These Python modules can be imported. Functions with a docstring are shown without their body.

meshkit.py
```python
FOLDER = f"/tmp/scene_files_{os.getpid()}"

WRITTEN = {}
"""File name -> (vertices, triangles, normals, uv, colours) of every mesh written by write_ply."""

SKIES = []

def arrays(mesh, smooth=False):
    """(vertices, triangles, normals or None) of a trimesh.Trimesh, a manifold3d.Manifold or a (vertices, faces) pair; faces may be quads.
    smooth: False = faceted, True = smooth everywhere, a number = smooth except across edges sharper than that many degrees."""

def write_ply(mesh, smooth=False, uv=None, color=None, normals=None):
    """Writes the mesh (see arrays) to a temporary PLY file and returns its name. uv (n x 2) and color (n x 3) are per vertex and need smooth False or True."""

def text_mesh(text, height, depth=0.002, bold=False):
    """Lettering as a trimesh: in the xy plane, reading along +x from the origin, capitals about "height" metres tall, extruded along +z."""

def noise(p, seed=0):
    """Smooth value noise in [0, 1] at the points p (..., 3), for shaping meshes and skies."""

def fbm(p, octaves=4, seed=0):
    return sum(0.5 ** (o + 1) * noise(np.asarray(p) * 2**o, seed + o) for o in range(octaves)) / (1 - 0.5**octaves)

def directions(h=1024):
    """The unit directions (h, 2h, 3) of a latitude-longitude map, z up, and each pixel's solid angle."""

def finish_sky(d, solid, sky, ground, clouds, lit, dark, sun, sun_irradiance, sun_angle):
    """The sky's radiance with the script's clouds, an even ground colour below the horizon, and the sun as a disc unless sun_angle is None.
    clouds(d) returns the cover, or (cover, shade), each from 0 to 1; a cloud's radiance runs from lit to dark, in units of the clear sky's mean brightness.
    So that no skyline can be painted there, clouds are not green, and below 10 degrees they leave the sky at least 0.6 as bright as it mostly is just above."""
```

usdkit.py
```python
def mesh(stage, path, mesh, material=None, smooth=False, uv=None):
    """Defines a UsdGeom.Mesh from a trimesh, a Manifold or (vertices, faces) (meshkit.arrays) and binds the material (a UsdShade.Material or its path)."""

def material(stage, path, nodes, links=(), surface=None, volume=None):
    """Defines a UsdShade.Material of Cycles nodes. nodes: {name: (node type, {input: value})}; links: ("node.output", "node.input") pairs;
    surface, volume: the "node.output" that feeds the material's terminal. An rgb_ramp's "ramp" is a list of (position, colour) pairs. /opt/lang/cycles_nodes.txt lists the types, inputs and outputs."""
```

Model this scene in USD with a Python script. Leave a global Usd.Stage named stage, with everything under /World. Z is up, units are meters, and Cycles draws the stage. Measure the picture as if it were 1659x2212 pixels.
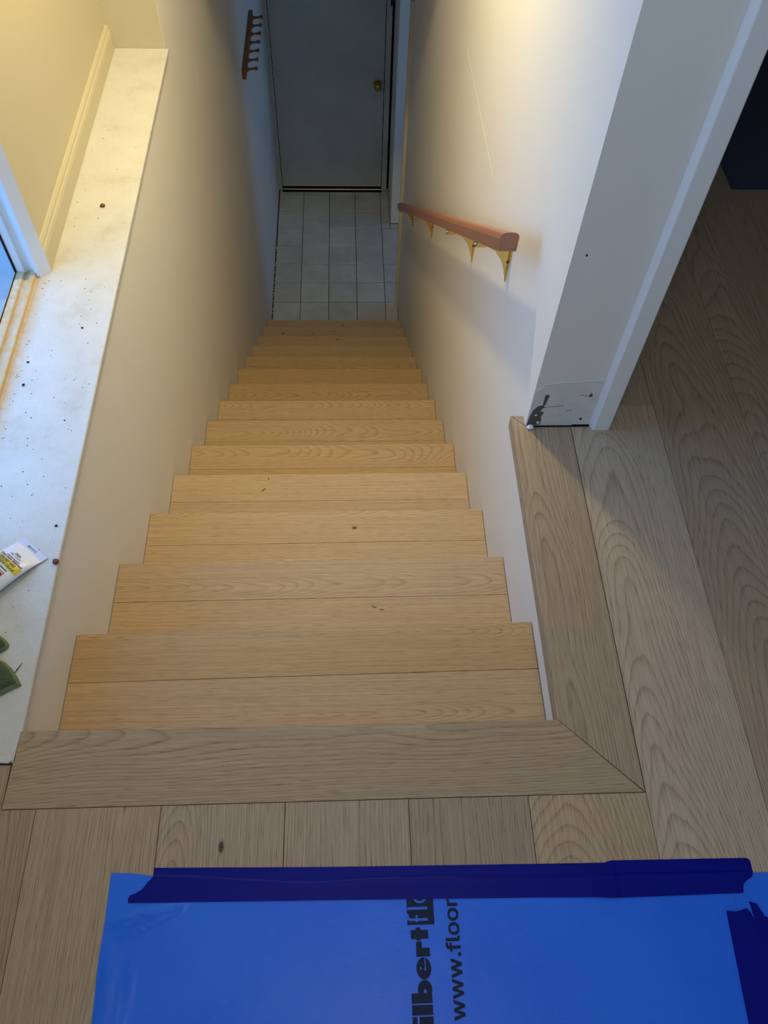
import math, random
import numpy as np, trimesh, usdkit, meshkit, shapely
from scipy.spatial import Delaunay
from shapely.geometry import Polygon, Point, LineString, box as sbox
from shapely import affinity
from shapely.ops import unary_union
from pxr import Usd, UsdGeom, UsdLux, Gf, Sdf

rng = random.Random(7)
nrg = np.random.default_rng(7)
stage = Usd.Stage.CreateInMemory()
UsdGeom.SetStageUpAxis(stage, UsdGeom.Tokens.z)
UsdGeom.SetStageMetersPerUnit(stage, 1.0)
world = UsdGeom.Xform.Define(stage, '/World')
stage.SetDefaultPrim(world.GetPrim())

# ------------------------------------------------------------------ camera
PX_F, PITCH, YAW, ROLL, CAM_H = 1733.8072, 0.99310, 0.07850, 0.05350, 1.3194
cam = UsdGeom.Camera.Define(stage, '/World/Camera')
fwd = np.array([math.sin(YAW)*math.cos(PITCH), math.cos(YAW)*math.cos(PITCH), -math.sin(PITCH)])
rgt = np.array([math.cos(YAW), -math.sin(YAW), 0.0]); upv = np.cross(rgt, fwd)
cr, sr = math.cos(ROLL), math.sin(ROLL)
R_, U_ = cr*rgt + sr*upv, -sr*rgt + cr*upv
cam.AddTransformOp().Set(Gf.Matrix4d(*R_, 0, *U_, 0, *(-fwd), 0, 0, 0, CAM_H, 1))
cam.CreateHorizontalApertureAttr(36.0); cam.CreateVerticalApertureAttr(48.0)
cam.CreateFocalLengthAttr(36.0*PX_F/1659.0)
cam.CreateClippingRangeAttr(Gf.Vec2f(0.02, 100))
EXPOSURE = 0.13
cam.CreateExposureAttr(EXPOSURE)

# ------------------------------------------------------------------ light
def basis(o, d, up=(0, 0, 1)):
    z = -np.array(d, float); z /= np.linalg.norm(z)
    x = np.cross(up, z)
    if np.linalg.norm(x) < 1e-6: x = np.array([1.0, 0, 0])
    x /= np.linalg.norm(x); y = np.cross(z, x)
    return Gf.Matrix4d(*x, 0, *y, 0, *z, 0, *map(float, o), 1)
def light(kind, name, pos, d, color, power, **kw):
    l = getattr(UsdLux, kind).Define(stage, '/World/' + name)
    l.AddTransformOp().Set(basis(pos, d))
    l.CreateColorAttr(Gf.Vec3f(*color)); l.CreateIntensityAttr(power)
    for k, v in kw.items(): getattr(l, f'Create{k}Attr')(v)
    return l
dome = UsdLux.DomeLight.Define(stage, '/World/Sky')            # blue evening daylight outdoors
dome.CreateColorAttr(Gf.Vec3f(0.16, 0.42, 1.0)); dome.CreateIntensityAttr(0.75)
# daylight that comes through the floor-length window at the left and the window of the lower hall
light('RectLight', 'window_daylight', (-1.50, 1.22, 1.25), (1, 0, -0.12), (0.30, 0.58, 1.0), 1.5, Width=1.2, Height=1.9)
light('RectLight', 'lower_window_daylight', (2.05, 5.02, -1.35), (-1, 0, -0.1), (0.66, 0.88, 1.0), 0.55, Width=0.75, Height=1.0)
light('RectLight', 'back_window_daylight', (-0.10, -1.85, 1.45), (0, 1, -0.05), (0.44, 0.72, 1.0), 2.6, Width=1.0, Height=1.1)
# warm lamp over the stairs, and the ceiling lamp over the landing
light('DiskLight', 'stair_lamp', (-0.08, 1.84, 1.40), (0, 0.78, -1), (1.0, 0.83, 0.43), 1180.0, Radius=0.042)
light('DiskLight', 'landing_lamp', (0.06, 0.02, 2.40), (0, 0, -1), (1.0, 0.92, 0.74), 15.5, Radius=0.19)

# ------------------------------------------------------------------ helpers
names = {}
def numbered(path):
    n = names.get(path, 0); names[path] = n + 1
    return path if n == 0 else f'{path}_{n:03d}'
def pp(parent): return '/World' if parent is None else str(parent.GetPath())
def tag(p, label=None, cat=None, group=None, kind=None):
    for k, v in (('label', label), ('category', cat), ('group', group), ('kind', kind)):
        if v: p.SetCustomDataByKey(k, v)
    return p
def thing(name, label, cat, loc=(0, 0, 0), rz=0, group=None, kind=None):
    x = UsdGeom.Xform.Define(stage, numbered('/World/' + name))
    x.AddTranslateOp().Set(Gf.Vec3d(*map(float, loc)))
    if rz: x.AddRotateZOp().Set(float(math.degrees(rz)))
    return tag(x.GetPrim(), label, cat, group, kind)
def obj(name, mesh, mat, parent=None, smooth=False, uv=None, label=None, cat=None, group=None, kind=None):
    if isinstance(mesh, list): mesh = trimesh.util.concatenate(mesh)
    m = usdkit.mesh(stage, numbered(pp(parent) + '/' + name), mesh, M[mat], smooth=smooth, uv=uv)
    return tag(m.GetPrim(), label, cat, group, kind)
def bx(x0, x1, y0, y1, z0, z1):
    m = trimesh.creation.box([x1-x0, y1-y0, z1-z0]); m.apply_translation([(x0+x1)/2, (y0+y1)/2, (z0+z1)/2]); return m
def area(p): return sum(p[i][0]*p[(i+1) % len(p)][1]-p[(i+1) % len(p)][0]*p[i][1] for i in range(len(p)))/2
def inset(p, c):
    p = np.array(p, float); n = len(p); out = []
    for i in range(n):
        a, b, d = p[i-1], p[i], p[(i+1) % n]
        e0 = (b-a)/np.linalg.norm(b-a); e1 = (d-b)/np.linalg.norm(d-b)
        n0 = np.array([-e0[1], e0[0]]); n1 = np.array([-e1[1], e1[0]])
        out.append(b + c*(n0+n1)/max(0.2, 1+n0@n1))
    return np.array(out)
def tri2d(p):
    v, f = trimesh.creation.triangulate_polygon(Polygon(p), engine='earcut')
    return np.asarray(v), np.asarray(f)
def slab(p, z0, z1, c=0.0008):
    """A board: polygon p between z0 and z1, top edges chamfered by c."""
    p = list(map(tuple, p))
    if area(p) < 0: p = p[::-1]
    n = len(p); q = inset(p, c)
    V = np.vstack([np.c_[p, np.full(n, z0)], np.c_[p, np.full(n, z1-c)], np.c_[q, np.full(n, z1)]])
    F = []
    for r in (0, 1):
        for i in range(n):
            j = (i+1) % n; a, b, d, e = r*n+i, r*n+j, (r+1)*n+j, (r+1)*n+i
            F += [[a, b, d], [a, d, e]]
    tv, tf = tri2d(q)
    key = {tuple(np.round(x, 7)): i for i, x in enumerate(q)}
    idx = [key[tuple(np.round(x, 7))] for x in tv]
    for t in tf:
        t = [idx[k] for k in t]
        if area([q[k] for k in t]) < 0: t = t[::-1]
        F.append([2*n+k for k in t]); F.append([t[2], t[1], t[0]])
    m = trimesh.Trimesh(V, F, process=False)
    # split corners so that each face is flat-shaded and has its own uv
    return trimesh.Trimesh(m.vertices[m.faces.ravel()], np.arange(len(m.faces)*3).reshape(-1, 3), process=False)
def extrude(poly, axis, a0, a1):
    """Polygon in the two other axes (in order), extruded along axis from a0 to a1."""
    if not isinstance(poly, Polygon): poly = Polygon(poly)
    m = trimesh.creation.extrude_polygon(poly, abs(a1-a0), engine='earcut')
    v = m.vertices.copy(); lo = min(a0, a1)
    w = np.empty_like(v)
    if axis == 'z': w[:, 0], w[:, 1], w[:, 2] = v[:, 0], v[:, 1], v[:, 2]+lo
    if axis == 'x': w[:, 1], w[:, 2], w[:, 0] = v[:, 0], v[:, 1], v[:, 2]+lo
    if axis == 'y': w[:, 0], w[:, 2], w[:, 1] = v[:, 0], v[:, 1], v[:, 2]+lo
    m = trimesh.Trimesh(w, m.faces, process=False); m.fix_normals(); return m
def tube(pts, rad, seg=10):
    pts = np.array(pts, float); rad = np.broadcast_to(rad, len(pts)); T = np.gradient(pts, axis=0)
    T /= np.linalg.norm(T, axis=1, keepdims=True); V = []; up = np.array([0, 0, 1.0])
    if abs(T[0] @ up) > .9: up = np.array([1.0, 0, 0])
    for p, t, r in zip(pts, T, rad):
        a = np.cross(t, up); a /= np.linalg.norm(a); b = np.cross(a, t)
        for k in range(seg):
            th = 2*math.pi*k/seg; V.append(p + r*(math.cos(th)*a + math.sin(th)*b))
    F = []
    for i in range(len(pts)-1):
        for k in range(seg):
            a, b = i*seg+k, i*seg+(k+1) % seg; F += [[a, b, b+seg], [a, b+seg, a+seg]]
    V.append(pts[0]); V.append(pts[-1]); n = len(V)
    for k in range(seg):
        F += [[n-2, (k+1) % seg, k], [n-1, (len(pts)-1)*seg+k, (len(pts)-1)*seg+(k+1) % seg]]
    m = trimesh.Trimesh(V, F, process=False); m.fix_normals(); return m
def lathe(prof, axis_o, axis_d, seg=32):
    m = trimesh.creation.revolve(np.array(prof), sections=seg)
    T = trimesh.geometry.align_vectors([0, 0, 1], axis_d); T[:3, 3] = axis_o; m.apply_transform(T); m.fix_normals(); return m

# ------------------------------------------------------------------ materials
M = {}
def mat(name, nodes, links, surface='p.BSDF'):
    M[name] = usdkit.material(stage, '/World/Looks/' + name, nodes, links, surface)
def plain(name, c, rough=.5, spec=.5, metal=0., noise=None, bump=0., bscale=300., **kw):
    nd = {'p': ('principled_bsdf', dict(base_color=c, roughness=rough, specular_ior_level=spec, metallic=metal, **kw)), 'g': ('geometry', {})}; lk = []
    if noise:
        sc, c2 = noise
        nd['n'] = ('noise_texture', dict(scale=sc, detail=4., roughness=.6)); nd['r'] = ('rgb_ramp', {'ramp': [(.35, c), (.68, c2)]})
        lk += [('g.position', 'n.vector'), ('n.fac', 'r.fac'), ('r.color', 'p.base_color')]
    if bump:
        nd['bn'] = ('noise_texture', dict(scale=bscale, detail=3.)); nd['b'] = ('bump', dict(strength=bump, distance=.002))
        lk += [('g.position', 'bn.vector'), ('bn.fac', 'b.height'), ('b.normal', 'p.normal')]
    mat(name, nd, lk)

def wood(name, light_c, dark_c, pore_c, freq=290., var=.17, rough=.5, spec=.3, ring=.60, pore=.6, knots=()):
    nd, lk = {}, []
    def N(k, t, **i): nd[k] = (t, i); return k
    def L(a, b): lk.append((a, b))
    def m(k, op, a, b=None, c=None):
        i = {'math_type': op}
        for s, v in (('value1', a), ('value2', b), ('value3', c)):
            if isinstance(v, (int, float)): i[s] = float(v)
        nd[k] = ('math', i)
        for s, v in (('value1', a), ('value2', b), ('value3', c)):
            if isinstance(v, str): L(v, f'{k}.{s}')
        return k + '.value'
    N('uv', 'uvmap', attribute='st'); N('s', 'separate_xyz'); L('uv.UV', 's.vector')
    pid = m('pid', 'floor', m('u10', 'multiply', 's.x', .1))
    ul = m('ul', 'subtract', 's.x', m('p10', 'multiply', pid, 10.))
    N('wn', 'white_noise_texture', dimensions='1D'); L(m('pid1', 'add', pid, .37), 'wn.w')
    N('wc', 'separate_color'); L('wn.color', 'wc.color')
    # low-frequency wander of the growth rings
    N('v1', 'combine_xyz'); L(m('a1', 'multiply', 's.x', 1.3), 'v1.x'); L(m('a2', 'multiply', 's.y', 2.5), 'v1.y'); L(pid, 'v1.z')
    N('n1', 'noise_texture', scale=1., detail=2., roughness=.5); L('v1.vector', 'n1.vector')
    N('v2', 'combine_xyz'); L(m('a3', 'multiply', 's.x', 3.2), 'v2.x'); L(m('a4', 'multiply', 's.y', 24.), 'v2.y'); L(pid, 'v2.z')
    N('n2', 'noise_texture', scale=1., detail=3., roughness=.6); L('v2.vector', 'n2.vector')
    vc = m('vc', 'subtract', 's.y', m('vc1', 'multiply_add', 'wc.r', .13, .015))
    d0 = m('d0', 'multiply_add', 'wc.g', .05, .002)
    sl = m('sl', 'multiply', ul, m('sl1', 'multiply_add', 'wc.b', .16, -.08))
    d1 = m('d1', 'multiply_add', 'n1.fac', .09, m('d2', 'add', d0, m('d3', 'subtract', sl, .045)))
    rr = m('rr', 'sqrt', m('r2', 'multiply_add', vc, vc, m('dd', 'multiply', d1, d1)))
    ph = m('ph', 'multiply_add', rr, freq, m('n2m', 'multiply', 'n2.fac', .9))
    fr = m('fr', 'fraction', ph)
    N('rg', 'rgb_ramp', ramp=[(0, (.2,)*3), (.06, (0,)*3), (.55, (.06,)*3), (.80, (.42,)*3), (.92, (1,)*3), (1, (.2,)*3)]); L(fr, 'rg.fac')
    # pores: short dark streaks along the grain
    N('v3', 'combine_xyz'); L(m('a5', 'multiply', 's.x', 24.), 'v3.x'); L(m('a6', 'multiply', 's.y', 520.), 'v3.y'); L(pid, 'v3.z')
    N('n3', 'noise_texture', scale=1., detail=2., roughness=.55); L('v3.vector', 'n3.vector')
    N('pr', 'rgb_ramp', ramp=[(.52, (0,)*3), (.64, (1,)*3)]); L('n3.fac', 'pr.fac')
    N('v4', 'combine_xyz'); L(m('a7', 'multiply', 's.x', 2.2), 'v4.x'); L(m('a8', 'multiply', 's.y', 60.), 'v4.y'); L(pid, 'v4.z')
    N('n4', 'noise_texture', scale=1., detail=2.); L('v4.vector', 'n4.vector')
    N('rgb', 'rgb_to_bw'); L('rg.color', 'rgb.color'); N('prb', 'rgb_to_bw'); L('pr.color', 'prb.color')
    rf = m('rf', 'multiply', 'rgb.val', m('rv', 'multiply_add', 'n4.fac', ring*1.4, ring*.3))
    N('c1', 'mix_color', blend_type='mix', a=light_c, b=dark_c); L(rf, 'c1.fac')
    N('c2', 'mix_color', blend_type='mix', b=pore_c); L('c1.result', 'c2.a'); L(m('pf', 'multiply', 'prb.val', m('pv', 'multiply_add', 'rgb.val', pore*.7, pore*.45)), 'c2.fac')
    N('hs', 'hsv', hue=.5, saturation=1., value=1.); L('c2.result', 'hs.color')
    N('wn2', 'white_noise_texture', dimensions='1D'); L(m('pid2', 'add', pid, 7.71), 'wn2.w')
    VAL = m('val', 'multiply_add', 'wn2.value', 2*var, 1-var)
    N('v5', 'combine_xyz'); L(m('b1', 'multiply', 's.x', 3.), 'v5.x'); L(m('b2', 'multiply', 's.y', 210.), 'v5.y'); L(pid, 'v5.z')
    N('n5', 'noise_texture', scale=1., detail=3., roughness=.6); L('v5.vector', 'n5.vector')
    N('n5r', 'map_range', range_type='linear', from_min=.3, from_max=.7, to_min=.87, to_max=1.12); L('n5.fac', 'n5r.value'); L(m('val5', 'multiply', VAL, 'n5r.result'), 'hs.value')
    L(m('sat', 'multiply_add', 'wc.g', .24, .88), 'hs.saturation')
    col = 'hs.color'
    for k, (ku, kv, ru, rv) in enumerate(knots):
        du = m(f'ku{k}', 'multiply', m(f'kua{k}', 'subtract', 's.x', ku), 1/ru)
        dv = m(f'kv{k}', 'multiply', m(f'kva{k}', 'subtract', 's.y', kv), 1/rv)
        q = m(f'kq{k}', 'sqrt', m(f'kr{k}', 'multiply_add', du, du, m(f'ks{k}', 'multiply', dv, dv)))
        q = m(f'kw{k}', 'multiply_add', 'n2.fac', .8, m(f'kx{k}', 'subtract', q, .4))
        N(f'kramp{k}', 'rgb_ramp', ramp=[(.0, (.95,)*3), (.42, (.9,)*3), (.6, (.3,)*3), (.85, (.12,)*3), (1., (0,)*3)]); L(q, f'kramp{k}.fac')
        N(f'kb{k}', 'rgb_to_bw'); L(f'kramp{k}.color', f'kb{k}.color')
        N(f'kc{k}', 'mix_color', blend_type='mix', b=(.045, .03, .02)); L(col, f'kc{k}.a'); L(f'kb{k}.val', f'kc{k}.fac'); col = f'kc{k}.result'
    N('b', 'bump', strength=.18, distance=.0006, invert=True); L('n3.fac', 'b.height')
    N('p', 'principled_bsdf', roughness=rough, specular_ior_level=spec); L(col, 'p.base_color'); L('b.normal', 'p.normal')
    mat(name, nd, lk)

OAK = dict(light_c=(.46, .345, .228), dark_c=(.270, .188, .115), pore_c=(.17, .112, .068))
STEP = dict(light_c=(.53, .368, .212), dark_c=(.365, .232, .120), pore_c=(.24, .15, .08))
wood('oak_floor', **OAK)
wood('oak_step', var=.08, **STEP)
wood('rail_wood', (.31, .105, .034), (.21, .066, .028), (.10, .032, .016), freq=160., rough=.32, spec=.5, ring=.4, pore=.6)
wood('rack_wood', (.24, .10, .035), (.15, .06, .02), (.08, .03, .012), freq=160., rough=.4)
plain('wall_paint', (.82, .785, .71), .6, .35, bump=.10, bscale=420., noise=(1.3, (.84, .805, .73)))
plain('wall_paint_warm', (.56, .50, .355), .6, .35, bump=.09, bscale=420.)
plain('patch_paint', (.75, .745, .71), .5, .4, bump=.16, bscale=150., noise=(40., (.68, .675, .64)))
plain('trim_paint', (.82, .81, .77), .32, .5, bump=.05, bscale=120.)
plain('cream_trim', (.72, .62, .42), .5, .4)
plain('door_paint', (.58, .59, .54), .42, .45, noise=(3., (.52, .525, .47)))
plain('ceiling_paint', (.78, .77, .73), .8, .2)
plain('bare_grey', (.085, .085, .085), .8, .3, noise=(180., (.13, .13, .13)))
plain('black_gap', (.012, .012, .012), .8, .2)
plain('grout', (.07, .065, .055), .9, .1, noise=(60., (.12, .11, .10)))
plain('brass', (.86, .62, .20), .22, .5, 1.0)
plain('dark_brass', (.50, .34, .09), .25, .5, 1.0)
plain('steel', (.6, .6, .6), .3, .5, 1.0)
plain('dark_metal', (.05, .045, .04), .4, .5, .6)
plain('subfloor', (.05, .04, .03), .9, .1)
plain('outdoor', (.40, .44, .48), .8, .2)
plain('black_dirt', (.03, .025, .02), .8, .2)
plain('brown_chip', (.14, .055, .025), .7, .3, noise=(900., (.26, .10, .05)))
plain('splinter', (.06, .035, .02), .7, .2)
plain('white_plaster', (.80, .80, .78), .6, .3)
plain('ink', (.008, .014, .034), .55, .15, noise=(700., (.022, .035, .085)))
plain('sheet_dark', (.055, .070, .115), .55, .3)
mat('tape_blue', {'g': ('geometry', {}), 'bn': ('noise_texture', dict(scale=900., detail=3.)), 'b': ('bump', dict(strength=.1, distance=.002)),
    'p': ('principled_bsdf', dict(base_color=(.0006, .005, .23), roughness=.42, specular_ior_level=.16)), 't': ('transparent_bsdf', dict(color=(.25, .35, 1.))), 'm': ('mix_closure', dict(fac=.08))},
    [('g.position', 'bn.vector'), ('bn.fac', 'b.height'), ('b.normal', 'p.normal'), ('p.BSDF', 'm.closure1'), ('t.BSDF', 'm.closure2')], 'm.closure')
plain('tube_white', (.80, .79, .80), .28, .55)
plain('tube_crimp', (.66, .66, .76), .3, .5)
plain('label_yellow', (.72, .55, .02), .35, .5)
plain('label_black', (.015, .015, .018), .4, .5)
plain('label_purple', (.13, .02, .10), .4, .5)
plain('label_red', (.62, .10, .13), .4, .5)
plain('label_blue', (.06, .08, .40), .4, .5)
plain('label_grey', (.22, .22, .25), .4, .5)
plain('green_felt', (.055, .085, .035), .95, .1, noise=(260., (.085, .12, .055)), bump=.5, bscale=1800., sheen_weight=.3)
plain('green_edge', (.16, .21, .085), .95, .1, noise=(400., (.22, .27, .12)), bump=.5, bscale=1800.)
# blue protection sheet: smooth film with sparse scuffs
mat('sheet_blue', {'g': ('geometry', {}), 'n': ('noise_texture', dict(scale=4., detail=3.)), 'r': ('rgb_ramp', {'ramp': [(.3, (.020, .145, .80)), (.7, (.036, .19, .87))]}),
    'mp': ('mapping', dict(mapping_type='point', scale=(60., 340., 60.), rotation=(0, 0, .55))), 'sc': ('noise_texture', dict(scale=1., detail=4., roughness=.65)), 'sr': ('rgb_ramp', {'ramp': [(.60, (0, 0, 0)), (.74, (1, 1, 1))]}),
    'mx': ('mix_color', dict(blend_type='mix', b=(.18, .27, .68))), 'bw': ('rgb_to_bw', {}), 'k': ('math', dict(math_type='multiply', value2=.45)),
    'bn': ('noise_texture', dict(scale=26., detail=4., roughness=.6)), 'b': ('bump', dict(strength=.14, distance=.004)),
    'p': ('principled_bsdf', dict(roughness=.34, specular_ior_level=.20))},
    [('g.position', 'n.vector'), ('n.fac', 'r.fac'), ('r.color', 'mx.a'), ('g.position', 'mp.vector'), ('mp.vector', 'sc.vector'), ('sc.fac', 'sr.fac'), ('sr.color', 'bw.color'), ('bw.val', 'k.value1'), ('k.value', 'mx.fac'),
     ('mx.result', 'p.base_color'), ('g.position', 'bn.vector'), ('bn.fac', 'b.height'), ('b.normal', 'p.normal')])
# painted ledge: white with yellowed stains, smears and small dark specks; glossy and uneven
mat('ledge_paint', {'g': ('geometry', {}),
    'n': ('noise_texture', dict(scale=9., detail=5., roughness=.65)), 'r': ('rgb_ramp', {'ramp': [(.38, (.65, .645, .615)), (.56, (.62, .605, .56)), (.76, (.53, .495, .41))]}),
    'n2': ('noise_texture', dict(scale=34., detail=3., distortion=1.5)), 'r2': ('rgb_ramp', {'ramp': [(.49, (1, 1, 1)), (.52, (.86, .84, .78)), (.55, (1, 1, 1))]}),
    'm': ('mix_color', dict(blend_type='multiply', fac=.28)),
    'n3': ('noise_texture', dict(scale=420., detail=1.)), 'r3': ('rgb_ramp', {'ramp': [(.76, (1, 1, 1)), (.80, (.35, .3, .25))]}), 'm3': ('mix_color', dict(blend_type='multiply', fac=.9)),
    'sx': ('separate_xyz', {}), 'st': ('map_range', dict(range_type='linear', from_min=-.698, from_max=-.735, to_min=0., to_max=1.5, clamp=True)), 'n4': ('noise_texture', dict(scale=60., detail=4.)),
    'ms': ('math', dict(math_type='multiply')), 'm4': ('mix_color', dict(blend_type='mix', b=(.60, .40, .16))),
    'bn': ('noise_texture', dict(scale=55., detail=4., roughness=.6)), 'b': ('bump', dict(strength=.30, distance=.003)),
    'p': ('principled_bsdf', dict(roughness=.33, specular_ior_level=.5))},
    [('g.position', 'n.vector'), ('n.fac', 'r.fac'), ('g.position', 'n2.vector'), ('n2.fac', 'r2.fac'), ('r.color', 'm.a'), ('r2.color', 'm.b'),
     ('g.position', 'n3.vector'), ('n3.fac', 'r3.fac'), ('m.result', 'm3.a'), ('r3.color', 'm3.b'),
     ('g.position', 'sx.vector'), ('sx.x', 'st.value'), ('g.position', 'n4.vector'), ('st.result', 'ms.value1'), ('n4.fac', 'ms.value2'), ('ms.value', 'm4.fac'), ('m3.result', 'm4.a'),
     ('m4.result', 'p.base_color'), ('g.position', 'bn.vector'), ('bn.fac', 'b.height'), ('b.normal', 'p.normal')])
# floor tiles of the lower hall: off-white with scuffs
mat('tile', {'g': ('geometry', {}), 'n': ('noise_texture', dict(scale=7., detail=5., roughness=.6)), 'r': ('rgb_ramp', {'ramp': [(.35, (.55, .56, .53)), (.66, (.46, .46, .42)), (.78, (.32, .29, .24))]}),
    'oi': ('object_info', {}), 'v': ('map_range', dict(range_type='linear', from_min=0., from_max=1., to_min=.92, to_max=1.06)), 'h': ('hsv', dict(hue=.5, saturation=1.)),
    'p': ('principled_bsdf', dict(roughness=.3, specular_ior_level=.5))},
    [('g.position', 'n.vector'), ('n.fac', 'r.fac'), ('r.color', 'h.color'), ('oi.random', 'v.value'), ('v.result', 'h.value'), ('h.color', 'p.base_color')])
mat('pane_glass', {'t': ('transparent_bsdf', dict(color=(.95, .97, .98))), 'gl': ('glossy_bsdf', dict(color=(1, 1, 1), roughness=.02)), 'm': ('mix_closure', dict(fac=.05))},
    [('t.BSDF', 'm.closure1'), ('gl.BSDF', 'm.closure2')], 'm.closure')

# ------------------------------------------------------------------ geometry constants (metres; upper floor z = 0)
XL, XR = -0.5535, 0.3750            # faces of the stairwell walls
RISE, NST = 0.19, 14
ZB = -15*RISE                       # lower hall floor
NY = [(.4365, .4345)] + [(.695, .705), (.965, .969), (1.231, 1.234), (1.499, 1.499), (1.763, 1.764), (2.033, 2.030), (2.301, 2.298), (2.571, 2.565),
      (2.842, 2.834), (3.113, 3.101), (3.385, 3.367), (3.652, 3.638), (3.930, 3.915), (4.195, 4.183)]
CEIL = 2.45

# ------------------------------------------------------------------ large structure
S = 'structure'
wl = obj('wall_left', extrude([(.40, -2.95), (6.0, -2.95), (6.0, CEIL), (2.58, CEIL), (2.58, -.014), (.40, -.014)], 'x', -.78, XL), 'wall_paint', kind=S,
    label='warm beige plaster wall along the left side of the stairs', cat='wall')
for pts in ([(3.060, -.312), (3.018, -.340), (3.014, -.318)], [(3.055, -.350), (3.030, -.415), (3.036, -.375)], [(5.10, -1.84), (5.04, -1.94), (5.06, -1.90)]):
    obj('scuff', extrude(LineString(pts).buffer(.0018), 'x', XL-.0002, XL+.0003), 'trim_paint', wl)
wr = obj('wall_right', [extrude([(.46, -2.95), (4.57, -2.95), (4.57, CEIL), (1.072, CEIL), (1.072, -.036), (.46, -.036)], 'x', XR, .513),
                        extrude([(1.072, 0.0), (4.57, 0.0), (4.57, CEIL), (1.072, CEIL)], 'x', .513, .548)], 'wall_paint', kind=S,
         label='cream plaster wall right of the stairs carrying the handrail', cat='wall')
# left upper wall with the floor-length window opening (y .62 to 1.54)
obj('wall_left', [bx(-.95, -.5545, 2.5785, 2.5800, 0, CEIL), bx(-.790, -.720, 1.556, 2.58, -.02, CEIL), bx(-.790, -.720, -1.6, .784, -.02, CEIL), bx(-.790, -.720, .784, 1.556, 2.06, CEIL)], 'wall_paint_warm', kind=S,
    label='short tan wall above the white ledge, right of the window', cat='wall')
obj('wall_back', [bx(-.95, -.62, -1.7, -1.5, -.02, CEIL), bx(.42, 3.4, -1.7, -1.5, -.02, CEIL), bx(-.62, .42, -1.7, -1.5, -.02, .88), bx(-.62, .42, -1.7, -1.5, 2.02, CEIL)], 'wall_paint', kind=S, label='plain wall at the back of the landing, behind the viewer', cat='wall')
obj('wall_landing_right', bx(2.2, 2.3, -1.5, 1.07, 0, CEIL), 'wall_paint', kind=S, label='plain wall at the far right of the landing', cat='wall')
obj('wall_doorway', [bx(1.42, 3.4, 1.072, 1.20, 0, CEIL), bx(.548, 1.42, 1.072, 1.20, 2.08, CEIL)], 'wall_paint', kind=S, label='plain wall around the doorway to the dark room', cat='wall')
obj('wall_dark_room', [bx(3.2, 3.3, 1.2, 4.6, 0, CEIL), bx(.548, 3.3, 4.5, 4.6, 0, CEIL)], 'wall_paint', kind=S, label='wall of the dark room beyond the right doorway', cat='wall')
obj('ceiling', bx(-.95, 3.4, -1.7, 6.0, CEIL, CEIL+.1), 'ceiling_paint', kind=S, label='white ceiling over the landing and the stairs', cat='ceiling')
HY, HZ = 2.62, .60
obj('ceiling', extrude([(HY, HZ), (3.62, -.26), (5.95, -.26), (5.95, -.16), (3.66, -.16), (HY+.1, .66), (HY+.1, CEIL), (HY, CEIL)], 'x', XL, XR), 'wall_paint', kind=S,
    label='sloping soffit and header over the lower stairs', cat='ceiling')
obj('ceiling', bx(XR, 2.0, 4.40, 5.95, -.26, -.16), 'ceiling_paint', kind=S, label='low ceiling over the side of the lower hall', cat='ceiling')
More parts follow.
